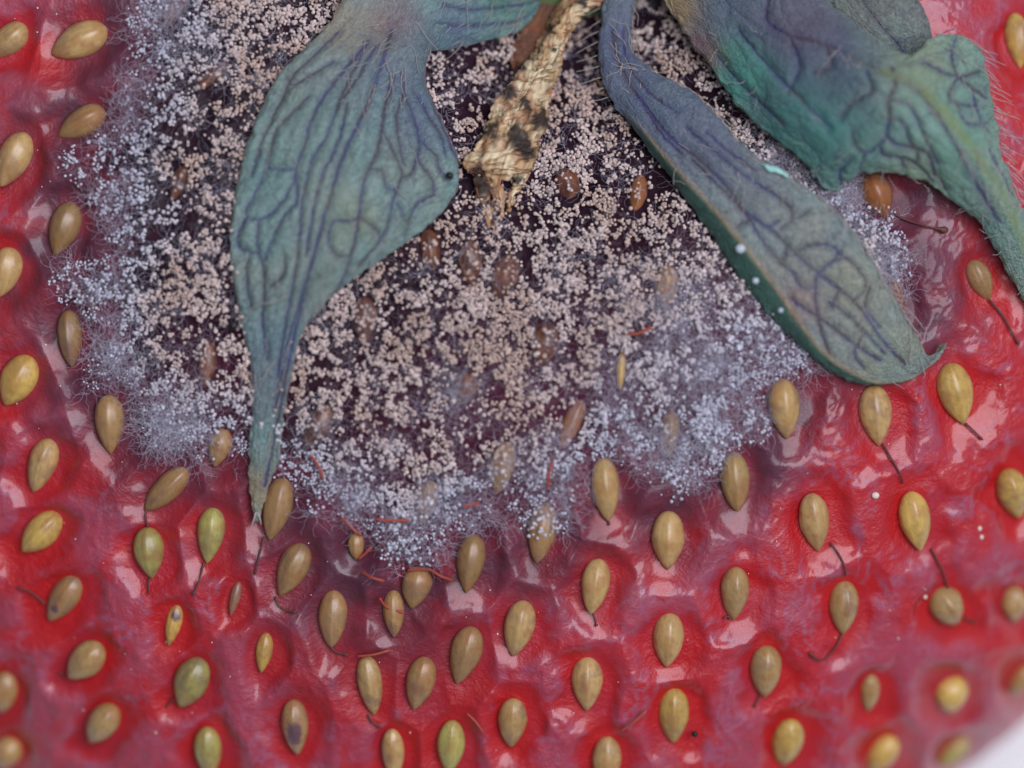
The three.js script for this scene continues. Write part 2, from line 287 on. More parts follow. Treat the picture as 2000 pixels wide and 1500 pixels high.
for (const a of achenes) {
  const rot = sstep(-10, 90, mouldIn(a.x, a.y)), NS = 28, NC = 44, pos = [], col = [], uv = [], idx = [], tone = TONES[a.tone], sd = a.i * 7;
  const fat = 0.9 + 0.2 * hash2(a.i, 3), wide = 0.36 + 0.08 * hash2(a.i, 4);
  for (let i = 0; i <= NS; i++) {
    const s = 0.5 - 0.5 * Math.cos(i / NS * Math.PI);
    const w = s < wide ? Math.sqrt(Math.max(0, 1 - Math.pow(1 - s / wide, 2))) : Math.pow(Math.max(0, Math.cos((s - wide) / (1 - wide) * Math.PI / 2)), 0.66 + 0.16 * hash2(a.i, 14));
    for (let j = 0; j <= NC; j++) {
      const f = j / NC * 2 * Math.PI, cx = Math.cos(f), cy = Math.sin(f);
      const keel = cy > 0 ? 1 + 0.1 * Math.exp(-Math.pow((f - Math.PI / 2) / 0.22, 2)) : 1, lump = 1 + 0.07 * (fbm(s * 4 + sd, cx * 2 + cy, 2, 81) - 0.5);
      const rib = cy > -0.2 ? 1 + 0.012 * Math.sin(f * 26 + sd) : 1, shape = 0.82 + 0.13 * hash2(a.i, 8);
      const X = cx * w * a.W * 0.5 * lump * rib * shape, Y = cy * w * a.W * 0.40 * keel * lump * rib * fat, Z = (s - 0.5) * a.L;
      pos.push(X * K, Y * K, Z * K); uv.push(X / 70 + sd, Z / 70);
      let c = tone.map((e) => e * (0.80 + 0.36 * hash2(a.i, 9)) * (0.90 + 0.2 * vnoise(f * 9 + sd, s * 3, 87))); const sp = fbm(X / 5 + sd * 9, Z / 5, 2, 82), blot = fbm(X / 26 + sd, Z / 30, 3, 83);
      c = mix3(c, [c[0] * 0.7, c[1] * 0.62, c[2] * 0.66], 0.6 * sstep(0.52, 0.75, sp));
      c = mix3(c, lin(112, 84, 82), (0.1 + 0.4 * hash2(a.i, 7)) * sstep(0.50, 0.72, blot));
      c = mix3(c, lin(160, 100, 52), 0.35 * sstep(0.5, 0.7, fbm(X / 22 + 50 + sd, Z / 26, 2, 84)));
      if (a.i === 25 || a.i === 17 || a.i === 15) { const px = a.i === 17 ? 4 : 0, pz = a.i === 17 ? -22 : a.i === 15 ? 20 : 4, rr = a.i === 25 ? [15, 26] : [8, 9]; c = mix3(c, lin(92, 62, 78), 0.9 * sstep(1.25, 0.8, Math.hypot((X - px) / rr[0], (Z - pz) / rr[1]) + 0.5 * (fbm(X / 7, Z / 7, 2, 86) - 0.5))); }
      col.push(...c);
    }
  }
  for (let i = 0; i < NS; i++) for (let j = 0; j < NC; j++) { const k = i * (NC + 1) + j; idx.push(k, k + NC + 1, k + 1, k + 1, k + NC + 1, k + NC + 2); }
  const m = new THREE.Mesh(geo(pos, idx, col, uv), acheneMat);
  const b = surf(a.x, a.y, 0), up = new THREE.Vector3(b[3], b[5], b[4]).normalize(), tip = new THREE.Vector3(a.dx, 0, a.dy);
  tip.addScaledVector(up, -tip.dot(up)).normalize();
  const side = new THREE.Vector3().crossVectors(up, tip).normalize();
  const lift = 1 + 11 * hash2(a.i, 5) - 7 * rot;
  up.addScaledVector(side0(a, up), 0.3 * (hash2(a.i, 11) - 0.5)).normalize(); tip.addScaledVector(up, -tip.dot(up) + 0.16 * (hash2(a.i, 12) - 0.5)).normalize(); side.crossVectors(up, tip).normalize(); up.crossVectors(tip, side).normalize();
  m.position.set(...W(b[0] + b[3] * lift, b[1] + b[4] * lift, b[2] + b[5] * lift));
  m.quaternion.setFromRotationMatrix(new THREE.Matrix4().makeBasis(side, up, tip));
  put(m, 'achene', berry); m.updateMatrixWorld(true);
  a.mesh = m;
  if (STYLES[a.i]) { const st = new THREE.Mesh(thread(onSkin(STYLES[a.i], 9), 2.4, 1.7, 6, 5, a.i === 83 ? 9 : a.i % 3 ? 2.5 : 1), styleMat); put(st, 'style', berry); st.updateMatrixWorld(true); m.attach(st); }
}

// ---------------------------------------------------------------- sepals: a net of points laid over the berry, smoothed, veined and given thickness
const cr = (p0, p1, p2, p3, t) => 0.5 * (2 * p1 + (p2 - p0) * t + (2 * p0 - 5 * p1 + 4 * p2 - p3) * t * t + (3 * p1 - p0 - 3 * p2 + p3) * t * t * t);
function along(a, t) { const n = a.length - 1, f = clamp(t) * n, i = Math.min(n - 1, Math.floor(f)), u = f - i, g = (k) => a[clamp(k, 0, n)]; return g(i).map((_, c) => cr(g(i - 1)[c], g(i)[c], g(i + 1)[c], g(i + 2)[c], u)); }
function netPoint(net, s, t) { return along(net.map((row) => along(row, t)), s); }
function sheet(net, nS, nT, thick, look, lift = 0.6, minGap = 6) {       // net rows: [X, Y, offset above the berry]; look(x, y, s, t, len, wid, top) -> [rise, colour]
  const rows = net.map((r) => r.map(([X, Y, o]) => { const [x, y, h] = lateral(X, Y, o > 24 ? 24 + (o - 24) * lift : o); return [x, y, h]; }));
  const top = [], n = (nS + 1) * (nT + 1), rowsAt = [], len = [0];
  for (let i = 0; i <= nS; i++) { const r = []; const s = i / nS, row = rows[0].map((_, k) => along(rows.map((q) => q[k]), s)); for (let j = 0; j <= nT; j++) { const q = along(row, j / nT), e = 1 - sstep(0, 0.2, Math.min(j, nT - j) / nT); q[0] += e * 7 * (fbm(q[0] / 15, q[1] / 15, 2, 91) - 0.5); q[1] += e * 7 * (fbm(q[0] / 15, q[1] / 15, 2, 92) - 0.5); r.push(q); } rowsAt.push(r); }
  const mid = nT >> 1; for (let i = 1; i <= nS; i++) len.push(len[i - 1] + Math.hypot(rowsAt[i][mid][0] - rowsAt[i - 1][mid][0], rowsAt[i][mid][1] - rowsAt[i - 1][mid][1]));
  const nor = (i, j) => { const a = rowsAt[Math.min(nS, i + 1)][j], b = rowsAt[Math.max(0, i - 1)][j], c = rowsAt[i][Math.min(nT, j + 1)], d = rowsAt[i][Math.max(0, j - 1)]; const u = [a[0] - b[0], a[1] - b[1], a[2] - b[2]], v = [c[0] - d[0], c[1] - d[1], c[2] - d[2]]; let nn = [u[1] * v[2] - u[2] * v[1], u[2] * v[0] - u[0] * v[2], u[0] * v[1] - u[1] * v[0]]; const l = Math.hypot(...nn) || 1; return nn.map((e) => sg * e / l); };
  let sg = 1; sg = Math.sign([0.3, 0.5, 0.7].reduce((a, f) => a + nor(Math.round(f * nS), mid)[2], 0)) || 1;
  const pos = new Array(6 * n), col = new Array(6 * n), uv = new Array(4 * n), idx = [];
  for (let i = 0; i <= nS; i++) {
    let wid = 0; for (let j = 1; j <= nT; j++) wid += Math.hypot(rowsAt[i][j][0] - rowsAt[i][j - 1][0], rowsAt[i][j][1] - rowsAt[i][j - 1][1], rowsAt[i][j][2] - rowsAt[i][j - 1][2]);
    for (let j = 0; j <= nT; j++) {
      const p = rowsAt[i][j], nn = nor(i, j), k = i * (nT + 1) + j, s = i / nS, t = j / nT;
      const e = Math.min(1, Math.min(t, 1 - t) * wid / 8, (1 - s) * len[nS] / 8 + 0.15), th = thick * (0.35 + 0.65 * Math.sqrt(Math.max(0, 1 - (1 - e) * (1 - e))));
      for (const side of [0, 1]) {
        const [rise, c] = look(p[0], p[1], s, t, len[i], wid, !side), d = side ? -th + rise * 0.5 : rise;
        let x = p[0] + nn[0] * d, y = p[1] + nn[1] * d, h = p[2] + nn[2] * d; const g = baseAt(x, y)[2] + minGap - side * 3; if (h < g) h = g;
        const q = 3 * (side * n + k), w = W(x, y, h); pos[q] = w[0]; pos[q + 1] = w[1]; pos[q + 2] = w[2]; col[q] = c[0]; col[q + 1] = c[1]; col[q + 2] = c[2]; uv[2 * (side * n + k)] = len[i] / 130; uv[2 * (side * n + k) + 1] = (t - 0.5) * wid / 130;
      }
    }
  }
  const quad = (a, b, c, d) => idx.push(a, b, c, b, d, c);
  for (let i = 0; i < nS; i++) for (let j = 0; j < nT; j++) { const k = i * (nT + 1) + j; quad(k, k + 1, k + nT + 1, k + nT + 2); quad(n + k + 1, n + k, n + k + nT + 2, n + k + nT + 1); }
  for (let i = 0; i < nS; i++) { const k = i * (nT + 1), r = k + nT; quad(n + k, k, n + k + nT + 1, k + nT + 1); quad(r, n + r, r + nT + 1, n + r + nT + 1); }
  for (let j = 0; j < nT; j++) { const k = nS * (nT + 1) + j; quad(k, k + 1, n + k, n + k + 1); quad(j + 1, j, n + j + 1, n + j); }
  if (sg < 0) for (let k = 0; k < idx.length; k += 3) { const a = idx[k]; idx[k] = idx[k + 1]; idx[k + 1] = a; }
  const g = geo(pos, idx, col, uv); g.userData.rows = rowsAt; return g;
}
const VEIN = lin(60, 58, 100), VEINB = lin(70, 58, 74), GREEN = lin(116, 146, 142), GREEN2 = lin(126, 142, 134), DUSK = lin(84, 96, 122), TEAL = lin(58, 116, 108), OLIVE = lin(140, 150, 112), TAN = lin(170, 140, 96), RUST = lin(150, 92, 84);
function veinField(lines, off) {                             // traced veins -> distance lookup
  const segs = []; for (const l of lines) { const c = new THREE.CatmullRomCurve3(l.map(([X, Y]) => { const [x, y] = lateral(X, Y, off); return new THREE.Vector3(x, y, 0); })), n = l.length * 4; let p = c.getPoint(0); for (let i = 1; i <= n; i++) { const q = c.getPoint(i / n); segs.push([p.x, p.y, q.x, q.y, l.w || 1]); p = q; } }
  const B = 40, bin = new Map(); for (const s of segs) { const i = Math.floor((s[0] + s[2]) / 2 / B), j = Math.floor((s[1] + s[3]) / 2 / B); for (let a = -1; a <= 1; a++) for (let b = -1; b <= 1; b++) { const k = (i + a) * 1000 + j + b; if (!bin.has(k)) bin.set(k, []); bin.get(k).push(s); } }
  return (x, y) => { let d = 30; for (const [ax, ay, bx, by, w] of bin.get(Math.floor(x / B) * 1000 + Math.floor(y / B)) || []) { const vx = bx - ax, vy = by - ay, t = clamp(((x - ax) * vx + (y - ay) * vy) / (vx * vx + vy * vy + 1e-9)); d = Math.min(d, Math.hypot(ax + vx * t - x, ay + vy * t - y) / w); } return d; };
}
const wide = (l, w) => { l.w = w; return l; };
const VA = veinField([
  wide([[765, 60], [745, 130], [720, 200], [690, 260], [672, 300], [655, 350], [640, 400], [625, 450], [605, 520], [590, 580], [575, 650], [560, 720], [545, 800], [530, 880], [515, 950]], 1.5), [[735, 90], [700, 150], [660, 210], [640, 260], [615, 300], [600, 340], [590, 390], [585, 440], [580, 500], [570, 560], [555, 640], [540, 740]],
  wide([[720, 80], [670, 140], [625, 200], [605, 240], [595, 280], [580, 320], [575, 340], [580, 380], [578, 400]], 1.4), [[575, 330], [520, 325], [525, 300], [535, 260], [560, 230], [600, 190]], [[520, 325], [500, 370], [478, 420], [505, 428], [545, 400], [578, 345]], [[505, 428], [500, 480], [510, 510], [530, 470], [555, 420], [575, 400]],
  [[478, 425], [465, 450], [462, 480], [485, 492], [500, 495]], [[485, 495], [478, 540], [490, 600]], [[510, 510], [515, 560], [510, 620], [520, 700]], [[660, 60], [610, 110], [570, 150], [550, 190], [530, 230], [505, 290], [490, 340]], [[560, 150], [570, 166], [600, 150], [650, 120]], wide([[770, 150], [755, 200], [745, 250], [735, 300], [715, 340], [705, 390], [700, 430], [690, 480], [670, 540], [640, 600], [600, 690]], 1.4),
  [[745, 250], [770, 300], [785, 340], [775, 370], [765, 400], [760, 430], [735, 480], [700, 520]], [[785, 345], [800, 340], [815, 310], [820, 270], [810, 230], [790, 180], [785, 140]], [[815, 310], [845, 350], [848, 380]], [[820, 270], [850, 300], [860, 330], [880, 350]], [[720, 330], [745, 335], [755, 365], [775, 370]], [[705, 425], [680, 432], [655, 430]], [[705, 425], [735, 450], [745, 470]],
  [[775, 395], [795, 430], [812, 400], [845, 380]], [[810, 180], [840, 230], [860, 260], [872, 300]], [[830, 150], [850, 210], [880, 280], [890, 310]], [[680, 200], [665, 260], [650, 300], [628, 345], [610, 420], [596, 500]], [[640, 400], [620, 470], [600, 540], [580, 600], [556, 690], [536, 800]], [[525, 560], [550, 540], [555, 500]], [[800, 430], [790, 460]], [[650, 430], [640, 470], [660, 500], [680, 500]], [[790, 180], [775, 230], [780, 280], [790, 320]], [[710, 100], [680, 160], [655, 215]],
], 70);
const VC = veinField([
  wide([[1195, 60], [1205, 110], [1225, 160], [1265, 215], [1310, 270], [1350, 300], [1400, 345], [1430, 380], [1450, 410], [1500, 445], [1535, 475], [1570, 510], [1600, 535], [1640, 565], [1670, 590], [1700, 630], [1730, 670], [1770, 710]], 1.5), wide([[1525, 445], [1545, 430], [1545, 410], [1520, 385], [1500, 372], [1450, 340], [1400, 300], [1340, 250]], 1.2), [[1545, 425], [1562, 424], [1580, 410]], [[1560, 490], [1580, 480], [1620, 480], [1645, 500]], [[1600, 535], [1620, 515], [1650, 505], [1675, 525], [1690, 550], [1688, 570], [1670, 585]],
  wide([[1597, 535], [1593, 570], [1597, 610], [1605, 650], [1620, 690]], 1.2), [[1535, 475], [1533, 500], [1525, 508]], [[1440, 440], [1465, 428], [1472, 420]], [[1490, 470], [1520, 510], [1550, 535], [1565, 560], [1592, 562]], wide([[1545, 585], [1575, 605], [1600, 620], [1640, 650], [1680, 680], [1720, 705]], 1.3), [[1620, 590], [1650, 610], [1690, 650], [1730, 690]], [[1350, 312], [1400, 360], [1440, 400], [1470, 440], [1500, 490]], [[1380, 260], [1430, 300], [1470, 330]], [[1640, 490], [1620, 520]], [[1700, 560], [1690, 600], [1720, 640]], [[1640, 565], [1625, 600]], [[1240, 180], [1290, 260], [1330, 300]], [[1215, 60], [1225, 120], [1260, 175], [1320, 220]], [[1690, 650], [1670, 690], [1690, 720]], [[1500, 445], [1520, 430]],
], 60);
const VD = veinField([
  wide([[1500, 0], [1495, 40], [1520, 60], [1560, 75], [1620, 90], [1690, 125], [1730, 145], [1765, 160], [1800, 190], [1830, 230], [1860, 280], [1890, 330], [1920, 380], [1950, 430]], 1.6), wide([[1740, 135], [1745, 170], [1732, 198], [1736, 230], [1732, 265], [1745, 280], [1780, 290], [1810, 300], [1825, 340]], 1.5), [[1735, 197], [1770, 205], [1790, 240], [1810, 280], [1830, 320]], [[1732, 265], [1715, 285], [1690, 300], [1670, 285], [1665, 260]], [[1736, 232], [1760, 240], [1770, 265], [1782, 288]], [[1718, 285], [1725, 305], [1760, 310], [1790, 320], [1820, 350]],
  [[1760, 310], [1765, 330]], [[1790, 292], [1790, 320]], wide([[1868, 72], [1860, 110], [1872, 150], [1900, 170], [1928, 190]], 1.3), wide([[1800, 122], [1840, 140], [1872, 150], [1915, 140]], 1.3), [[1872, 150], [1850, 190], [1865, 202], [1912, 206]], [[1610, 80], [1620, 130], [1590, 142]], [[1690, 140], [1700, 180], [1660, 205], [1640, 230]], [[1665, 310], [1640, 340], [1650, 362]], [[1900, 170], [1915, 230], [1930, 260]], [[1865, 202], [1890, 240], [1930, 240]], [[1540, 70], [1560, 130], [1540, 180]], [[1440, 60], [1500, 130], [1560, 190], [1620, 250]], [[1400, 110], [1460, 180], [1530, 240]], [[1690, 300], [1680, 330]], [[1825, 340], [1850, 370]], [[1930, 290], [1950, 330], [1980, 380]],
], 100);
function leafLook(o) {
  return (x, y, s, t, l, wid, top) => {
    const jx = 14 * (vnoise(x / 36, y / 36, o.seed) - 0.5), jt = (t - 0.5) * o.W + jx, ls = l + 18 * (vnoise(x / 50, y / 50, o.seed + 1) - 0.5);
    const [f1, f2, id] = worley(ls / o.cellL, jt / o.cellW, o.seed, 1), squeeze = Math.max(0.35, wid / o.W);
    const thin = vnoise(x / 45, y / 45, o.seed + 8); let v = 1 - sstep(0.01, 0.05 + 0.05 * thin, f2 - f1); v *= (o.net ?? 0.85) * (0.35 + 0.9 * thin);
    const [h1, h2] = worley(ls / 40 + 3, jt / 30, o.seed + 40, 1); v = Math.max(v, (o.fine ?? 0.34) * (0.4 + 0.9 * thin) * (1 - sstep(0.01, 0.11, h2 - h1)));
    let near1 = 1e9; for (const c of o.long) { const d = Math.abs((t - 0.5) - c[0] - c[1] * (s - 0.5) - 0.035 * (vnoise(s * 9, c[0] * 40, o.seed + 2) - 0.5)) * wid; if (s < (c[2] ?? 2) && d / (c[3] ?? 1) < near1) near1 = d / (c[3] ?? 1); }
    if (o.traced) { const d = o.traced(x + 3 * (vnoise(x / 9, y / 9, 14) - 0.5), y + 3 * (vnoise(x / 9, y / 9, 15) - 0.5)); near1 = Math.min(near1, d); }
    const lv = (1 - sstep(0.8, 3.9, near1)) * (0.8 + 0.3 * thin), halo = 0.34 * (1 - sstep(2, 11, near1)), vein = Math.min(1, Math.max(v, lv, halo));
    const fine = vnoise(x / 3.2, y / 3.2, o.seed + 3), mid = fbm(x / 10, y / 10, 2, o.seed + 4), big = fbm(x / 95, y / 95, 3, o.seed + 5);
    let c = mix3(o.a, o.b, sstep(0.3, 0.7, big) * 0.7 + 0.3 * id);
    c = c.map((e) => e * (0.54 + 0.54 * fine + 0.30 * mid));
    for (const [X, Y, r, k, tint] of o.patches || []) { const w = clamp(1.5 * blob(x, y, X, Y, r) * (0.5 + big)) * k; c = mix3(c, tint, w); }
    c = mix3(c, mix3(VEIN, VEINB, sstep(0.4, 0.6, fbm(x / 60, y / 60, 2, o.seed + 6))), 0.9 * vein);
    const edge = Math.min(t, 1 - t) * wid; c = mix3(c, o.rim || TAN, (o.rimK ?? 0.65) * sstep(7, 1.5, edge + 3 * fine));
    if (!top) c = mix3(c, lin(86, 128, 92), 0.6);
    if (o.extra) c = o.extra(c, x, y, s, t, wid);
    const rise = top ? -3.2 * vein * Math.min(1, squeeze * 1.6) + 3.5 * sstep(1, 16, near1) * (o.traced ? 1 : 0.3) + 2 * sstep(0.05, 0.5, f2 - f1) * squeeze + 2 * (mid - 0.5) + 12 * (fbm(x / 90, y / 90, 2, o.seed + 7) - 0.5) * sstep(0, 30, edge) : 0; const soft = sstep(0, 14, edge);
    return [rise * soft + (1 - sstep(4, 30, edge)) * 9 * (fbm(x / 16, y / 16, 2, o.seed + 9) - 0.5), c];
  };
}
const leafMat = new THREE.MeshPhysicalMaterial({ vertexColors: true, roughness: 0.52, specularIntensity: 0.8, sheen: 0.35, sheenRoughness: 0.5, sheenColor: new THREE.Color(0.75, 0.85, 1), bumpMap: grainBump, bumpScale: 0.00004 });
const hairMat = new THREE.MeshStandardMaterial({ color: new THREE.Color().setRGB(0.42, 0.38, 0.36), roughness: 0.6 });
function hairs(parent, list, label) { const g = mergeGeometries(list.map((h) => thread(h.pts, 0.68 * (h.r ?? 1.3), 0.45, 4, 4))); put(new THREE.Mesh(g, hairMat), 'hairs', parent, { kind: 'stuff', label }); }
const five = (L, R, o) => { const [oL, oM, oR] = o; return [0, 0.25, 0.5, 0.75, 1].map((t) => [lerp(L[0], R[0], t), lerp(L[1], R[1], t), (1 - t) * (1 - 2 * t) * oL + 4 * t * (1 - t) * oM + t * (2 * t - 1) * oR]); };

// wide sepal with a long narrowed tip
const sepalA = new THREE.Mesh(sheet([
  five([760, -150], [960, -150], [90, 130, 90]), five([690, -50], [900, -60], [80, 120, 80]), five([640, 50], [872, 50], [55, 100, 80]), five([560, 128], [836, 112], [40, 100, 70]), five([512, 205], [838, 178], [30, 96, 60]),
  five([482, 285], [870, 245], [26, 92, 50]), five([458, 380], [896, 318], [24, 88, 40]), five([448, 470], [885, 388], [22, 80, 34]), five([456, 555], [815, 458], [22, 66, 30]), five([472, 632], [680, 553], [22, 52, 28]), five([488, 710], [596, 640], [20, 36, 24]),
  five([493, 790], [568, 750], [16, 24, 20]), five([487, 868], [551, 835], [14, 20, 16]), five([486, 930], [543, 905], [12, 16, 12]), five([492, 985], [520, 968], [10, 12, 10]), five([500, 1020], [504, 1018], [8, 8, 8]),
], 420, 150, 9, leafLook({ seed: 101, W: 400, cellL: 84, cellW: 50, a: GREEN, b: GREEN2, rim: RUST, rimK: 0.6, net: 0.3, traced: VA, long: [],
  patches: [[780, 110, 120, 0.5, DUSK], [850, 230, 70, 0.5, DUSK], [690, 60, 60, 0.35, TAN], [690, 430, 50, 0.3, OLIVE], [620, 260, 60, 0.2, TEAL], [530, 730, 90, 0.4, DUSK], [505, 960, 40, 0.5, TAN], [760, 20, 50, 0.3, RUST], [490, 330, 60, 0.25, TEAL]] })), leafMat);
put(sepalA, 'sepal', berry, { label: 'broad veined sepal narrowing to a long thin tip' });

// lobe beside it
const sepalB = new THREE.Mesh(sheet([
  five([880, -230], [740, 60], [110, 120, 70]), five([920, -200], [800, 100], [100, 115, 60]), five([960, -170], [868, 98], [95, 110, 52]), five([1000, -140], [935, 84], [85, 100, 46]), five([1035, -110], [1000, 65], [75, 85, 44]), five([1060, -80], [1040, 38], [60, 70, 42]), five([1075, -55], [1060, 0], [50, 55, 40]), five([1082, -40], [1072, -22], [40, 42, 38]),
], 150, 90, 8, leafLook({ seed: 131, W: 240, cellL: 60, cellW: 46, a: lin(92, 132, 118), b: GREEN, rimK: 0.3, net: 0.5, long: [[-0.1, 0], [0.05, 0.05], [0.2, 0.08], [0.34, 0.06]], patches: [[850, 80, 70, 0.6, DUSK], [930, 60, 50, 0.3, DUSK], [1000, 30, 60, 0.3, TEAL]] })), leafMat);
put(sepalB, 'sepal', berry, { label: 'short rounded green sepal lobe above dark mould' });

// twisted narrow sepal with one edge folded under
const sepalC = new THREE.Mesh(sheet([
  [[1185, -140, 120], [1200, -140, 130], [1222, -140, 132], [1245, -140, 130], [1262, -140, 120]],
  [[1182, -40, 110], [1195, -40, 122], [1215, -40, 126], [1238, -40, 122], [1252, -40, 108]],
  [[1172, 40, 100], [1184, 40, 118], [1202, 42, 122], [1226, 38, 116], [1240, 34, 98]],
  [[1169, 100, 96], [1180, 100, 116], [1200, 102, 120], [1222, 98, 112], [1236, 92, 90]],
  [[1180, 165, 86], [1192, 165, 108], [1222, 158, 116], [1252, 148, 110], [1276, 138, 92]],
  [[1204, 212, 66], [1222, 210, 96], [1262, 198, 112], [1310, 186, 108], [1345, 172, 92]],
  [[1246, 258, 40], [1266, 262, 84], [1312, 252, 104], [1362, 235, 104], [1400, 225, 88]],
  [[1292, 322, 26], [1312, 318, 80], [1362, 300, 100], [1412, 285, 100], [1450, 280, 84]],
  [[1340, 392, 18], [1366, 376, 76], [1420, 352, 96], [1480, 335, 98], [1520, 330, 80]],
  [[1390, 460, 14], [1422, 440, 72], [1482, 410, 92], [1550, 388, 92], [1590, 378, 74]],
  [[1434, 528, 12], [1472, 502, 68], [1532, 468, 86], [1602, 440, 86], [1648, 428, 66]],
  [[1482, 592, 12], [1516, 565, 62], [1578, 530, 80], [1648, 500, 78], [1692, 490, 58]],
  [[1532, 645, 12], [1560, 628, 56], [1620, 592, 72], [1690, 562, 68], [1730, 552, 48]],
  [[1584, 695, 12], [1606, 684, 48], [1662, 652, 62], [1728, 622, 56], [1764, 610, 38]],
  [[1630, 730, 14], [1655, 722, 36], [1705, 700, 48], [1762, 674, 42], [1792, 658, 30]],
  [[1690, 750, 14], [1712, 744, 24], [1750, 728, 32], [1788, 704, 30], [1808, 688, 24]],
  [[1762, 745, 14], [1774, 738, 18], [1792, 724, 22], [1812, 704, 24], [1822, 692, 24]],
  [[1812, 716, 18], [1818, 710, 22], [1826, 700, 26], [1834, 690, 28], [1838, 682, 28]],
  [[1842, 684, 26], [1843, 681, 28], [1845, 677, 30], [1847, 673, 32], [1848, 670, 32]],
], 440, 120, 9, leafLook({ seed: 161, W: 250, cellL: 100, cellW: 72, a: lin(122, 138, 136), b: lin(132, 136, 128), rimK: 0.75, net: 0.25, traced: VC, long: [],
  patches: [[1230, 150, 130, 0.75, DUSK], [1340, 260, 90, 0.55, DUSK], [1450, 330, 80, 0.35, DUSK], [1190, 60, 90, 0.5, DUSK], [1660, 560, 50, 0.25, OLIVE], [1730, 690, 60, 0.3, OLIVE], [1560, 600, 40, 0.3, RUST]],
  extra: (c, x, y, s, t, wid) => { const flap = sstep(0.27, 0.22, t) * sstep(0.27, 0.36, s); const edge = Math.exp(-Math.pow((t - 0.255) * wid / 5, 2)) * sstep(0.27, 0.36, s); return mix3(mix3(c, mix3(lin(40, 76, 66), lin(52, 94, 82), vnoise(x / 16, y / 16, 7)), 0.92 * flap), TAN, 0.45 * edge); } })), leafMat);
put(sepalC, 'sepal', berry, { label: 'narrow twisted sepal with a tan folded edge and bent tip' });

// large crumpled sepal
const sepalD = new THREE.Mesh(sheet([
  [[1230, -120, 110], [1300, -130, 130], [1390, -140, 140], [1480, -150, 130], [1560, -160, 100]],
  [[1278, -20, 100], [1345, -28, 130], [1430, -36, 142], [1515, -46, 130], [1590, -50, 90]],
  [[1330, 55, 92], [1400, 45, 130], [1480, 35, 145], [1560, 22, 135], [1625, 8, 90]],
  [[1385, 128, 84], [1450, 115, 130], [1530, 95, 150], [1610, 70, 145], [1672, 48, 100]],
  [[1440, 205, 74], [1505, 182, 128], [1585, 150, 152], [1665, 112, 155], [1722, 82, 118]],
  [[1500, 262, 66], [1565, 232, 124], [1645, 190, 150], [1722, 142, 165], [1785, 108, 130]],
  [[1562, 312, 62], [1622, 280, 120], [1698, 230, 150], [1775, 165, 172], [1840, 66, 110]],
  [[1622, 374, 40], [1672, 318, 112], [1745, 262, 150], [1825, 205, 176], [1905, 86, 104]],
  [[1672, 338, 66], [1718, 318, 104], [1785, 282, 150], [1862, 250, 178], [1930, 150, 100]],
  [[1742, 334, 84], [1778, 328, 104], [1832, 310, 146], [1892, 292, 172], [1940, 215, 96]],
  [[1808, 356, 84], [1838, 352, 104], [1878, 344, 138], [1920, 332, 158], [1952, 275, 92]],
  [[1860, 392, 76], [1882, 390, 96], [1915, 384, 122], [1948, 372, 136], [1968, 330, 88]],
  [[1908, 426, 60], [1924, 428, 82], [1946, 428, 102], [1972, 420, 112], [1988, 388, 78]],
  [[1940, 478, 44], [1954, 484, 66], [1974, 484, 82], [1996, 478, 90], [2008, 448, 66]],
  [[1968, 532, 32], [1980, 540, 48], [1996, 542, 60], [2014, 536, 66], [2026, 512, 50]],
  [[2000, 590, 22], [2010, 596, 34], [2022, 598, 40], [2034, 594, 44], [2042, 578, 36]],
  [[2040, 660, 14], [2044, 662, 18], [2048, 662, 20], [2052, 660, 22], [2056, 654, 20]],
], 400, 190, 10, leafLook({ seed: 191, W: 420, cellL: 72, cellW: 56, a: lin(104, 138, 128), b: lin(130, 152, 134), rimK: 0.75, rim: lin(150, 138, 96), net: 0.4, traced: VD, long: [],
  patches: [[1430, 60, 130, 0.75, DUSK], [1580, 130, 110, 0.8, lin(70, 74, 100)], [1640, 200, 70, 0.6, lin(76, 80, 100)], [1440, 140, 62, 0.95, lin(78, 140, 126)], [1560, 250, 90, 0.75, TEAL], [1660, 290, 70, 0.5, TEAL], [1310, 20, 50, 0.7, TAN], [1365, 110, 40, 0.5, RUST], [1850, 300, 60, 0.55, lin(104, 156, 132)], [1790, 230, 70, 0.6, lin(112, 150, 138)], [1790, 140, 50, 0.4, OLIVE], [1760, 380, 60, 0.5, OLIVE], [1540, 20, 90, 0.7, lin(96, 92, 108)]],
  extra: (c, x, y, s, t, wid) => mix3(c, lin(116, 132, 84), 0.7 * Math.exp(-Math.pow((t - 0.76) * wid / 9, 2)) * sstep(0.2, 0.32, s) * (0.4 + 0.9 * vnoise(x / 25, y / 25, 16))) }), 0.8), leafMat);
put(sepalD, 'sepal', berry, { label: 'large crumpled teal green sepal with hairy edge' });

// grey sepal behind it, low on the shoulder
const sepalE = new THREE.Mesh(sheet([
  five([1500, -200], [1640, -240], [60, 90, 60]), five([1520, -110], [1720, -150], [30, 60, 40]), five([1560, -20], [1778, -40], [10, 40, 24]), five([1620, 50], [1806, 25], [6, 26, 16]), five([1690, 98], [1822, 78], [6, 16, 10]), five([1740, 128], [1806, 116], [6, 10, 8]), five([1768, 142], [1784, 138], [6, 6, 6]),
], 120, 80, 7, leafLook({ seed: 221, W: 220, cellL: 70, cellW: 54, a: lin(106, 122, 116), b: lin(112, 116, 112), rimK: 0.2, net: 0.5, long: [[0, 0]], patches: [] })), leafMat);
put(sepalE, 'sepal', berry, { label: 'grey green sepal lying low behind the crumpled one' });

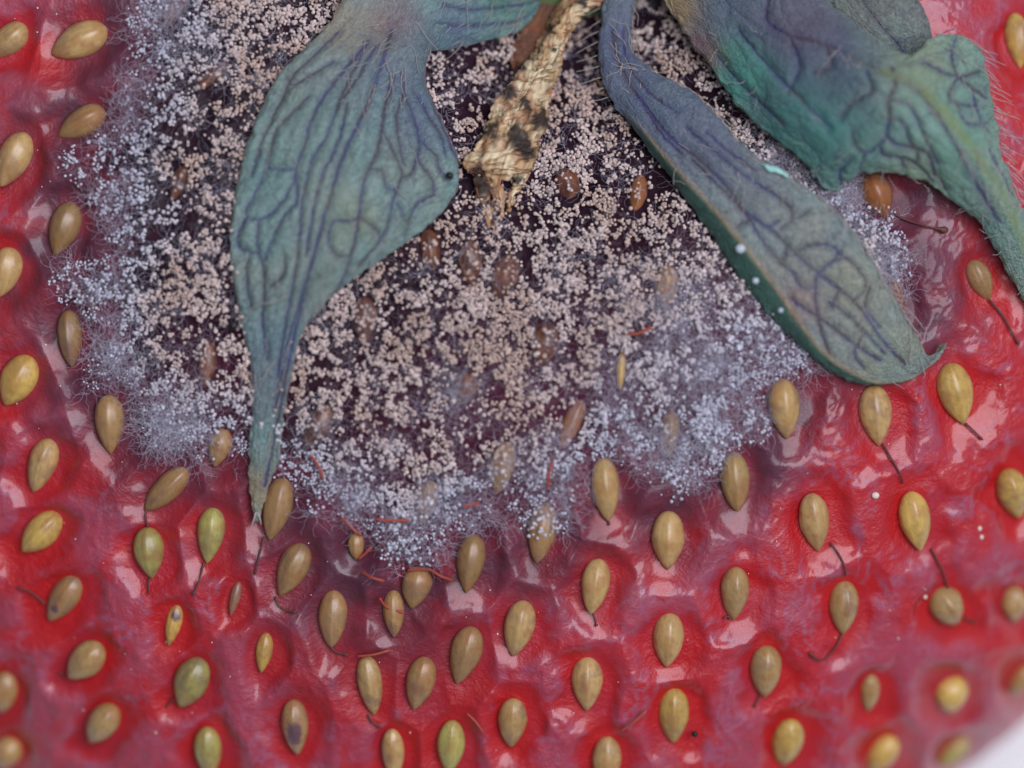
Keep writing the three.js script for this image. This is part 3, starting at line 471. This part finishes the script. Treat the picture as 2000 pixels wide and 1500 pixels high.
// hairs on the sepals
{
  const r = rng(77), onSheet = (mesh, s, t) => { const R = mesh.geometry.userData.rows, n = R.length - 1, m = R[0].length - 1; return R[Math.round(s * n)][Math.round(t * m)]; };
  const curl = (p, ang, len, lift, bend, rise = 6) => { const out = []; let x = p[0], y = p[1], h = p[2] + rise, a = ang; const n = 5; out.push([x, y, h - 4]); for (let k = 0; k < n; k++) { a += bend * (r() - 0.4); x += Math.cos(a) * len / n; y += Math.sin(a) * len / n; h += lift * (r() - 0.2) / n; out.push([x, y, Math.max(h, baseAt(x, y)[2] + 4)]); } return out; };
  const A = [], Bh = [], C = [], D = [];
  for (let k = 0; k < 90; k++) A.push({ pts: curl(onSheet(sepalA, 0.05 + 0.24 * r(), 0.35 + 0.62 * r()), Math.PI * (0.5 + 0.5 * (r() - 0.3)), 40 + 60 * r(), 14, 0.7), r: 1.1 });
  for (let k = 0; k < 26; k++) A.push({ pts: curl(onSheet(sepalA, 0.3 + 0.6 * r(), 0.1 + 0.8 * r()), Math.PI * (0.5 + 0.4 * (r() - 0.5)), 30 + 40 * r(), 12, 0.9), r: 1.2 });
  A.push({ pts: [[560, 575], [538, 590], [500, 596], [478, 626], [462, 640]].map(([X, Y], i) => { const [x, y, h] = lateral(X, Y, 60 - 4 * i); return [x, y, h]; }), r: 1.9 });
  for (const tip of [[[500, 1000], [494, 1020], [488, 1034]], [[503, 1002], [508, 1014], [510, 1026]]]) A.push({ pts: tip.map(([X, Y]) => lateral(X, Y, 14)), r: 4 });
  for (let k = 0; k < 40; k++) Bh.push({ pts: curl(onSheet(sepalB, 0.15 + 0.5 * r(), 0.5 + 0.48 * r()), Math.PI * (0.75 + 0.3 * (r() - 0.5)), 30 + 50 * r(), 12, 0.7), r: 1.1 });
  for (let k = 0; k < 60; k++) C.push({ pts: curl(onSheet(sepalC, 0.04 + 0.42 * r(), 0.3 + 0.7 * r()), Math.PI * (0.2 + 0.5 * (r() - 0.4)), 40 + 60 * r(), 16, 0.9), r: 1.2 });
  for (let k = 0; k < 12; k++) C.push({ pts: curl(onSheet(sepalC, 0.09 + 0.02 * k, 0), Math.PI * (0.86 + 0.12 * (r() - 0.5)), 34 + 22 * r(), 8, 0.25, 0), r: 1.4 });
  for (let k = 0; k < 70; k++) C.push({ pts: curl(onSheet(sepalC, 0.25 + 0.5 * r(), 0.98), Math.PI * (0.27 + 0.3 * (r() - 0.5)), 40 + 40 * r(), 6, 0.5), r: 1.2 });
  for (let k = 0; k < 34; k++) C.push({ pts: curl(onSheet(sepalC, 0.4 + 0.55 * r(), 0.2 + 0.75 * r()), 6.28 * r(), 20 + 26 * r(), 10, 0.9), r: 0.9 });
  C.push({ pts: [[1662, 395], [1650, 430], [1648, 458], [1630, 474], [1618, 482]].map(([X, Y]) => lateral(X, Y, 100)), r: 2.2 });
  for (let k = 0; k < 46; k++) D.push({ pts: curl(onSheet(sepalD, 0.40 + 0.5 * (k + r()) / 46, 0.995), Math.PI * (0.16 + 0.12 * (r() - 0.5)), 26 + 34 * r(), 6, 0.35, 0), r: 1.4 });
  for (let k = 0; k < 90; k++) D.push({ pts: curl(onSheet(sepalD, 0.2 + 0.45 * r(), 0.68 + 0.26 * r()), Math.PI * (0.25 + 0.6 * (r() - 0.5)), 24 + 50 * r(), 14, 1.1), r: 1.1 });
  for (let k = 0; k < 60; k++) D.push({ pts: curl(onSheet(sepalD, 0.1 + 0.85 * r(), 0.05 + 0.9 * r()), 6.28 * r(), 16 + 30 * r(), 12, 0.9), r: 0.9 });
  hairs(sepalA, A); hairs(sepalB, Bh); hairs(sepalC, C); hairs(sepalD, D);
}

// ---------------------------------------------------------------- dried brown bract, crumpled and spotted
const BLOTS = [[1078, 56, 9], [1083, 98, 6], [1019, 134, 11], [994, 182, 13], [1024, 200, 8], [1030, 215, 9], [1048, 234, 19], [962, 258, 15], [1011, 272, 22], [1018, 285, 18], [1030, 298, 15], [928, 349, 22], [944, 372, 20], [1014, 352, 9], [957, 400, 11], [970, 438, 12], [1135, 4, 12], [990, 140, 10], [1003, 150, 8]];
function dryLook(seed, tintA, tintB, amp = 1) {
  return (x, y, s, t, l, wid, top) => {
    const X = x + 1000, Y = y + 750, along_ = (X * -0.4 + Y * 0.92), cross = X * 0.92 + Y * 0.4;
    const wr = ridge((along_ + 0.5 * cross) / 11, cross / 40, 3, seed), fib = fbm(cross / 4, along_ / 30, 2, seed + 1), big = fbm(x / 30, y / 30, 3, seed + 2);
    let c = mix3(tintA, tintB, sstep(0.35, 0.68, big)); c = c.map((e) => e * (0.55 + 0.7 * fib)); c = mix3(c, lin(110, 66, 40), 0.6 * sstep(0.8, 0.96, ridge(cross / 13, along_ / 90, 3, seed + 8)));
    c = mix3(c, lin(96, 56, 34), 0.7 * sstep(0.86, 0.98, wr)); c = mix3(c, lin(150, 84, 52), 0.5 * sstep(0.52, 0.7, fbm(x / 20, y / 26, 3, seed + 5)));
    let b = 0; for (const [bx, by, r] of BLOTS) b = Math.max(b, sstep(1.4, 0.6, Math.hypot((X - bx) / r, (Y - by) / r) + 1.5 * (fbm(x / 9, y / 9, 3, seed + 3) - 0.5)));
    c = mix3(c, lin(38, 32, 34), 0.93 * b); const edge = Math.min(t, 1 - t) * wid; c = mix3(c, lin(150, 88, 50), 0.6 * sstep(5, 1, edge));
    return [amp * (9 * (big - 0.5) - 5 * sstep(0.8, 1, wr) + 16 * (fbm(t * 3 + seed, s * 5, 2, seed + 4) - 0.5) + 3 * b), c];
  };
}
const dryMat = new THREE.MeshStandardMaterial({ vertexColors: true, roughness: 0.78 });
{
  const D1 = dryLook(301, lin(230, 210, 172), lin(204, 170, 126), 1.4), parts = [sheet([
    five([1130, -120], [1230, -110], [100, 120, 100]), five([1105, -40], [1205, -40], [80, 110, 90]), five([1097, 0], [1176, 2], [70, 104, 84]), five([1074, 40], [1128, 42], [50, 110, 84]), five([1050, 84], [1108, 92], [44, 98, 92]), five([1026, 128], [1098, 138], [70, 108, 50]), five([992, 172], [1082, 182], [76, 96, 34]),
    five([960, 212], [1068, 236], [60, 96, 34]), five([940, 272], [1056, 282], [34, 92, 60]), five([906, 316], [1044, 312], [44, 72, 46]), five([924, 332], [1038, 334], [40, 60, 42]), five([962, 342], [1030, 352], [30, 44, 34]), five([1000, 352], [1022, 362], [26, 36, 30])], 200, 80, 6, D1, 0.9),
  sheet([five([898, 322], [935, 312], [44, 56, 46]), five([915, 328], [968, 330], [42, 54, 42]), five([936, 334], [978, 342], [40, 48, 40]), five([948, 352], [982, 362], [34, 40, 34]), five([962, 378], [986, 384], [26, 34, 28]), five([972, 402], [986, 404], [20, 26, 22]), five([980, 424], [984, 424], [14, 16, 14])], 40, 14, 5, D1),
  sheet([five([1002, 352], [1022, 360], [36, 42, 34]), five([996, 374], [1010, 380], [28, 34, 28]), five([993, 394], [1001, 398], [22, 26, 22]), five([993, 412], [996, 413], [16, 18, 16])], 40, 10, 5, D1),
  sheet([five([922, 338], [944, 344], [26, 34, 28]), five([936, 372], [958, 376], [20, 28, 22]), five([946, 408], [962, 408], [14, 20, 16]), five([956, 444], [966, 442], [10, 12, 10])], 40, 12, 5, D1)];
  put(new THREE.Mesh(mergeGeometries(parts), dryMat), 'dried_bract', berry, { label: 'dry tan shrivelled bract with black spots and torn end' });
  put(new THREE.Mesh(sheet([five([1075, -60], [1110, -60], [40, 60, 60]), five([1050, 0], [1094, 4], [30, 50, 50]), five([1018, 56], [1062, 66], [24, 40, 44]), five([1000, 90], [1044, 100], [20, 34, 38]), five([999, 118], [1028, 126], [18, 26, 30]), five([1002, 136], [1016, 138], [16, 20, 22])], 80, 30, 5, dryLook(331, lin(124, 84, 64), lin(98, 66, 56), 0.5)), dryMat), 'dried_bract', berry, { label: 'small dark brown dried bract behind the tan one' });
}
// stalk stump from which the sepals spread (beyond the picture's top edge)
{
  const [x, y, h] = lateral(1120, -190, 0), pr = [[0, 0], [230, 0], [225, 40], [150, 110], [70, 150], [62, 320], [70, 420], [0, 425]].map(([r, z]) => new THREE.Vector2(Math.max(r, 0.001) * K, z * K)), g = new THREE.LatheGeometry(pr, 40);
  const m = new THREE.Mesh(g, new THREE.MeshStandardMaterial({ color: new THREE.Color().setRGB(0.16, 0.22, 0.09), roughness: 0.7 })); m.position.set(...W(x, y, h - 20)); put(m, 'stalk', berry);
}

// ---------------------------------------------------------------- mould: spore heads and threads on the berry
const onAchene = (x, y) => { for (const a of near(x, y)) { const ex = x - a.x, ey = y - a.y, l = ex * a.dx + ey * a.dy, w = ex * a.dy - ey * a.dx; if (Math.hypot(l / (0.52 * a.L), w / (0.52 * a.W)) < 1) return a; } return null; };
const FUZZ = [[1350, 690, 120, 0.9], [1440, 800, 90, 0.6], [1360, 890, 90, 0.9], [1500, 680, 90, 0.8], [1300, 600, 80, 0.6], [760, 1000, 80, 0.45], [700, 960, 80, 0.4], [870, 990, 70, 0.45], [800, 1080, 50, 0.35], [330, 850, 70, 1.2], [290, 810, 50, 1], [230, 690, 70, 0.8], [210, 560, 60, 0.6], [205, 420, 60, 0.5], [240, 200, 80, 0.5], [330, 60, 90, 0.45], [1560, 300, 80, 1.1], [1650, 390, 70, 1], [1720, 500, 80, 1], [1740, 570, 50, 0.9], [1220, 770, 50, 0.8], [1100, 960, 90, 0.6], [930, 1020, 80, 0.8], [1330, 940, 60, 0.6], [1250, 860, 60, 0.5], [900, 770, 50, 0.4]];
const fuzzAt = (x, y) => { let f = 0; for (const [X, Y, r, k] of FUZZ) f = Math.max(f, k * blob(x, y, X, Y, r)); return f; };
const M4 = new THREE.Matrix4(), Q = new THREE.Quaternion(), V = new THREE.Vector3(), S3 = new THREE.Vector3(), E3 = new THREE.Euler();
{
  // one knobbly spore head on a short stalk
  const ball = new THREE.IcosahedronGeometry(1, 3), p = ball.attributes.position;
  for (let i = 0; i < p.count; i++) { const v = V.fromBufferAttribute(p, i).normalize().clone(); let k = 0; for (let q = 0; q < 16; q++) { const z = 1 - 2 * (q + 0.5) / 16, a = q * 2.39996, r = Math.sqrt(1 - z * z), d = v.x * r * Math.cos(a) + v.y * r * Math.sin(a) + v.z * z; k = Math.max(k, d); } v.multiplyScalar(0.62 + 0.40 * sstep(0.78, 0.99, k)); p.setXYZ(i, v.x, v.y, v.z); }
  ball.computeVertexNormals();
  const ISLES = [[1060, 1012, 42], [1310, 948, 36], [1400, 880, 40], [160, 330, 40], [140, 560, 36], [1480, 822, 36], [1700, 480, 50]];
  const list = [], r = rng(5), taken = new Map(), GAP = 4.6;
  const free = (x, y) => { const i = Math.floor(x / GAP), j = Math.floor(y / GAP); for (let a = -1; a <= 1; a++) for (let b = -1; b <= 1; b++) { const q = taken.get((i + a) * 4096 + j + b); if (q && Math.hypot(q[0] - x, q[1] - y) < GAP) return false; } taken.set(i * 4096 + j, [x, y]); return true; };
  for (let k = 0; k < 560000; k++) {
    const X = 90 + r() * 1720, Y = -170 + r() * 1320, x = (X - 1000) * 1.0, y = (Y - 750) * 1.0, isle = ISLES.reduce((q, [a, b, c]) => q + blob(x, y, a, b, c), 0), m = mouldIn(x, y) + 80 * isle; if (m < 4) continue;
    const fz = fuzzAt(x, y), cl = 0.75 * fbm(x / 24, y / 24, 2, 401) + 0.25 * fbm(x / 90, y / 90, 2, 404), cs = vnoise(x / 9, y / 9, 402), edge = sstep(0, 110, m);
    let dens = sstep(0.485, 0.545, 0.62 * cl + 0.38 * cs) + 0.02;
    dens *= clamp(0.22 + 0.78 * edge + 0.5 * isle);
    dens *= 1 - 0.45 * clamp(fz) * (X > 1200 || Y > 900 ? 1 : 0.6);
    dens *= 1 - 0.6 * blob(x, y, 1010, 830, 130) - 0.6 * blob(x, y, 420, 760, 80) - 0.7 * blob(x, y, 870, 760, 60) - 0.75 * blob(x, y, 900, 490, 55) - 0.85 * blob(x, y, 1130, 40, 110);
    dens *= 1 - 0.55 * blob(x, y, 280, 300, 130) - 0.35 * blob(x, y, 300, 130, 100);
    const a = onAchene(x, y); if (a) dens *= a.tone >= 5 ? 0.13 : a.tone === 1 && m > 30 ? 0.15 : 0.02;
    if (r() > dens * 0.5) continue;
    const stacked = !free(x, y); if (stacked && (0.62 * cl + 0.38 * cs < 0.55 || r() > 0.22)) continue;
    const s = surf(x, y, (a ? 26 : 0) + 3 + 15 * r() * edge * (0.3 + cl) + (stacked ? 8 : 0)), warm = sstep(30, 190, m + 90 * (fbm(x / 110, y / 110, 2, 403) - 0.5)) * (1 - 0.8 * blob(x, y, 1400, 780, 200));
    const c = mix3(lin(216, 216, 230), mix3(lin(226, 206, 200), lin(214, 188, 176), sstep(0.45, 0.65, fbm(x / 70, y / 70, 2, 405))), warm), g = 0.70 + 0.40 * r(), size = (2.3 + 2.3 * r() * r()) * (0.8 + 0.25 * edge);
    list.push([s, size, c.map((e) => Math.min(0.92, e * g))]);
  }
  const mesh = new THREE.InstancedMesh(ball, new THREE.MeshStandardMaterial({ color: 0xffffff, roughness: 0.95 }), list.length);
  list.forEach(([s, size, c], i) => { E3.set(r() * 6, r() * 6, r() * 6); M4.compose(V.set(...W(s[0], s[1], s[2])), Q.setFromEuler(E3), S3.setScalar(size * K)); M4.scale(S3.set(0.85 + 0.3 * r(), 0.85 + 0.3 * r(), 0.85 + 0.3 * r())); mesh.setMatrixAt(i, M4); mesh.setColorAt(i, new THREE.Color().setRGB(...c)); });
  console.log('spores', list.length);
  put(mesh, 'mould_spore_heads', scene, { label: 'pale grey and buff mould spore heads crowding the dark rotten patch', category: 'mould', kind: 'stuff' });

  // tufts of fine threads
  const strands = [], rr = rng(9);
  for (let k = 0; k < 7; k++) {
    const pts = []; let x = (rr() - 0.5) * 14, y = (rr() - 0.5) * 14, h = 0, a = rr() * 6.28; pts.push([x, y, h]);
    for (let q = 0; q < 6; q++) { a += 1.5 * (rr() - 0.5); x += Math.cos(a) * 9; y += Math.sin(a) * 9; h += q < 3 ? 7 * rr() : 9 * (rr() - 0.6); pts.push([x, y, h]); }
    strands.push(thread(pts, 0.22, 0.16, 3, 3));
  }
  const tuft = mergeGeometries(strands); tuft.translate(0, -BASE, 0);
  const tl = []; const r2 = rng(15);
  for (let k = 0; k < 150000; k++) {
    const x = (90 + r2() * 1740) - 1000, y = (-40 + r2() * 1230) - 750, m = mouldIn(x, y); if (m < -30) continue;
    const fz = fuzzAt(x, y), rimband = Math.exp(-Math.pow((m - 22) / 34, 2));
    let d = 0.44 * fz * sstep(-25, 12, m) + 0.035 * rimband + 0.04 * sstep(0, 40, m); d *= 0.35 + 1.1 * fbm(x / 30, y / 30, 2, 421);
    const a = onAchene(x, y); if (a) d *= m > 30 ? 1.6 : fz > 0.5 ? 0.5 : 0.06;
    if (r2() > d * 0.30) continue;
    tl.push([surf(x, y, (a ? 18 : 0) + 2 + 5 * r2()), 0.45 + 0.6 * r2(), r2() * 6.28]);
  }
  const im = new THREE.InstancedMesh(tuft, new THREE.MeshStandardMaterial({ color: new THREE.Color().setRGB(0.62, 0.60, 0.72), roughness: 0.8 }), tl.length);
  tl.forEach(([s, size, a], i) => { const up = new THREE.Vector3(s[3], s[5], s[4]); Q.setFromUnitVectors(new THREE.Vector3(0, 1, 0), up).multiply(new THREE.Quaternion().setFromAxisAngle(new THREE.Vector3(0, 1, 0), a)); M4.compose(V.set(...W(s[0], s[1], s[2])), Q, S3.set(size, size * (0.5 + 0.9 * hash2(i, 1)), size)); im.setMatrixAt(i, M4); });
  console.log('tufts', tl.length);
  put(im, 'mould_threads', scene, { label: 'white woolly mould threads along the rim of the rotten patch', category: 'mould', kind: 'stuff' });
}

// ---------------------------------------------------------------- small loose things
{
  const reds = [[[735, 1010], [765, 1013], [800, 1014]], [[668, 1006], [684, 1026], [706, 1046]], [[700, 1092], [714, 1080], [727, 1066]], [[708, 1116], [730, 1124], [752, 1131]], [[798, 1112], [838, 1110], [862, 1122], [886, 1133]], [[742, 1166], [756, 1186], [790, 1196]], [[700, 1280], [730, 1276], [762, 1268]], [[604, 884], [622, 906], [634, 934]], [[1080, 898], [1072, 925], [1070, 952]], [[1224, 652], [1245, 650], [1272, 638]], [[905, 986], [920, 984], [936, 979]], [[912, 1390], [928, 1402], [946, 1426]], [[1212, 1420], [1236, 1402], [1262, 1380]]];
  reds.forEach((p, i) => { const near_ = ['lying in the white mould', 'bent beside the mould tongue', 'short, by the moulded seed', 'below the moulded seed', 'arched over a pale seed', 'below the pale seed at the mould tongue', 'on red skin by two seeds', 'below a brown seed beside the long sepal tip', 'standing among spores above a seed', 'flat and rusty among grey spores', 'short, at the mould rim', 'between red pits', 'crossing the red skin between two seeds'];
    put(new THREE.Mesh(thread(onSkin(p, 22), 2.6, 3.2, 6, 5, i % 3 ? 0 : 2), threadMat), 'dried_style', scene, { label: `thin rust red dried thread ${near_[i]}`, category: 'thread', group: 'loose dried threads on the berry' }); });
  const blobGeo = (r, flat, sd) => { const g = new THREE.IcosahedronGeometry(1, 4), p = g.attributes.position; for (let i = 0; i < p.count; i++) { V.fromBufferAttribute(p, i).normalize(); const k = r * (1 + 0.3 * (fbm(V.x * 1.6 + sd, V.y * 1.6 + V.z, 2, 431) - 0.5)); p.setXYZ(i, V.x * k * K, V.y * k * flat * K, V.z * k * K); } g.computeVertexNormals(); return g; };
  const white = new THREE.MeshPhysicalMaterial({ color: new THREE.Color().setRGB(0.52, 0.60, 0.66), roughness: 0.45, clearcoat: 0.5 });
  [[1446, 486, 9, 'round white droplet on the folded green edge of the narrow sepal'], [1476, 548, 6, 'smaller white droplet lower on the folded green sepal edge'], [1525, 606, 5, 'dull cream droplet on the folded sepal edge']].forEach(([X, Y, r, label], i) => { const [x, y, h] = lateral(X, Y, 62); const m = new THREE.Mesh(blobGeo(r, 0.8, i * 5), white); m.position.set(...W(x, y, h)); put(m, 'white_droplet', scene, { label, category: 'droplet', group: 'droplets on the folded sepal edge' }); });
  const flake = sheet([five([1488, 318], [1492, 324], [104, 106, 104]), five([1502, 322], [1502, 334], [106, 112, 106]), five([1520, 330], [1516, 340], [108, 112, 108]), five([1536, 340], [1535, 345], [108, 110, 108]), five([1543, 345], [1542, 347], [108, 108, 108])], 20, 8, 3, (x, y) => [4 * (vnoise(x / 6, y / 6, 5) - 0.5), lin(160, 214, 206)]);
  put(new THREE.Mesh(flake, new THREE.MeshStandardMaterial({ vertexColors: true, roughness: 0.5 })), 'skin_flake', scene, { label: 'pale turquoise flake caught on the hairy edge of the narrow sepal', category: 'flake' });
  const black = new THREE.MeshStandardMaterial({ color: 0x0a090b, roughness: 0.5 });
  [[741, 551, 7, 60, 'tiny black speck with a tail above the buff spores'], [456, 636, 9, 34, 'black speck with a pale thread beside the long sepal'], [878, 343, 7, 62, 'black speck near the edge of the broad sepal'], [1357, 1434, 6, 8, 'small blue black speck on bare red skin between seeds']].forEach(([X, Y, r, off, label], i) => {
    const [x, y, h] = lateral(X, Y, off), g = blobGeo(r, 0.8, 40 + i); g.translate(...[0, 0, 0]); const parts = [g]; const m = new THREE.Mesh(g, black); m.position.set(...W(x, y, h)); put(m, 'black_speck', scene, { label, category: 'speck' });
    if (i === 0) { const tail = new THREE.Mesh(thread([[x, y, h], [x + 2, y + 8, h], [x + 3, y + 16, h - 2]], 2.4, 1, 5, 3), black); put(tail, 'tail', berry); tail.updateMatrixWorld(true); m.updateMatrixWorld(true); m.attach(tail); } });
  // pale grains of dust
  const r = rng(31), gr = [];
  for (let k = 0; k < 150; k++) { const X = r() * 2000, Y = r() * 1500, x = X - 1000, y = Y - 750; if (mouldIn(x, y) > -10) continue; const s = surf(x, y, 1.5); gr.push([s, 0.9 + 1.6 * r() * r()]); }
  gr.push([surf(...lateral(1708, 966).slice(0, 2), 4), 8], [surf(...lateral(1912, 1031).slice(0, 2), 2), 4], [surf(...lateral(1916, 1048).slice(0, 2), 2), 4], [surf(...lateral(1810, 1169).slice(0, 2), 2), 4]);
  const dust = new THREE.InstancedMesh(new THREE.IcosahedronGeometry(K, 1), new THREE.MeshStandardMaterial({ color: new THREE.Color().setRGB(0.75, 0.62, 0.52), roughness: 0.6 }), gr.length);
  gr.forEach(([s, z], i) => { M4.compose(V.set(...W(s[0], s[1], s[2])), Q.identity(), S3.set(z, z * 0.7, z * (0.7 + 0.6 * hash2(i, 2)))); dust.setMatrixAt(i, M4); });
  put(dust, 'dust_grains', scene, { label: 'tiny pale grains of dust scattered over the red skin', category: 'dust', kind: 'stuff' });
}
renderer.render(scene, camera);
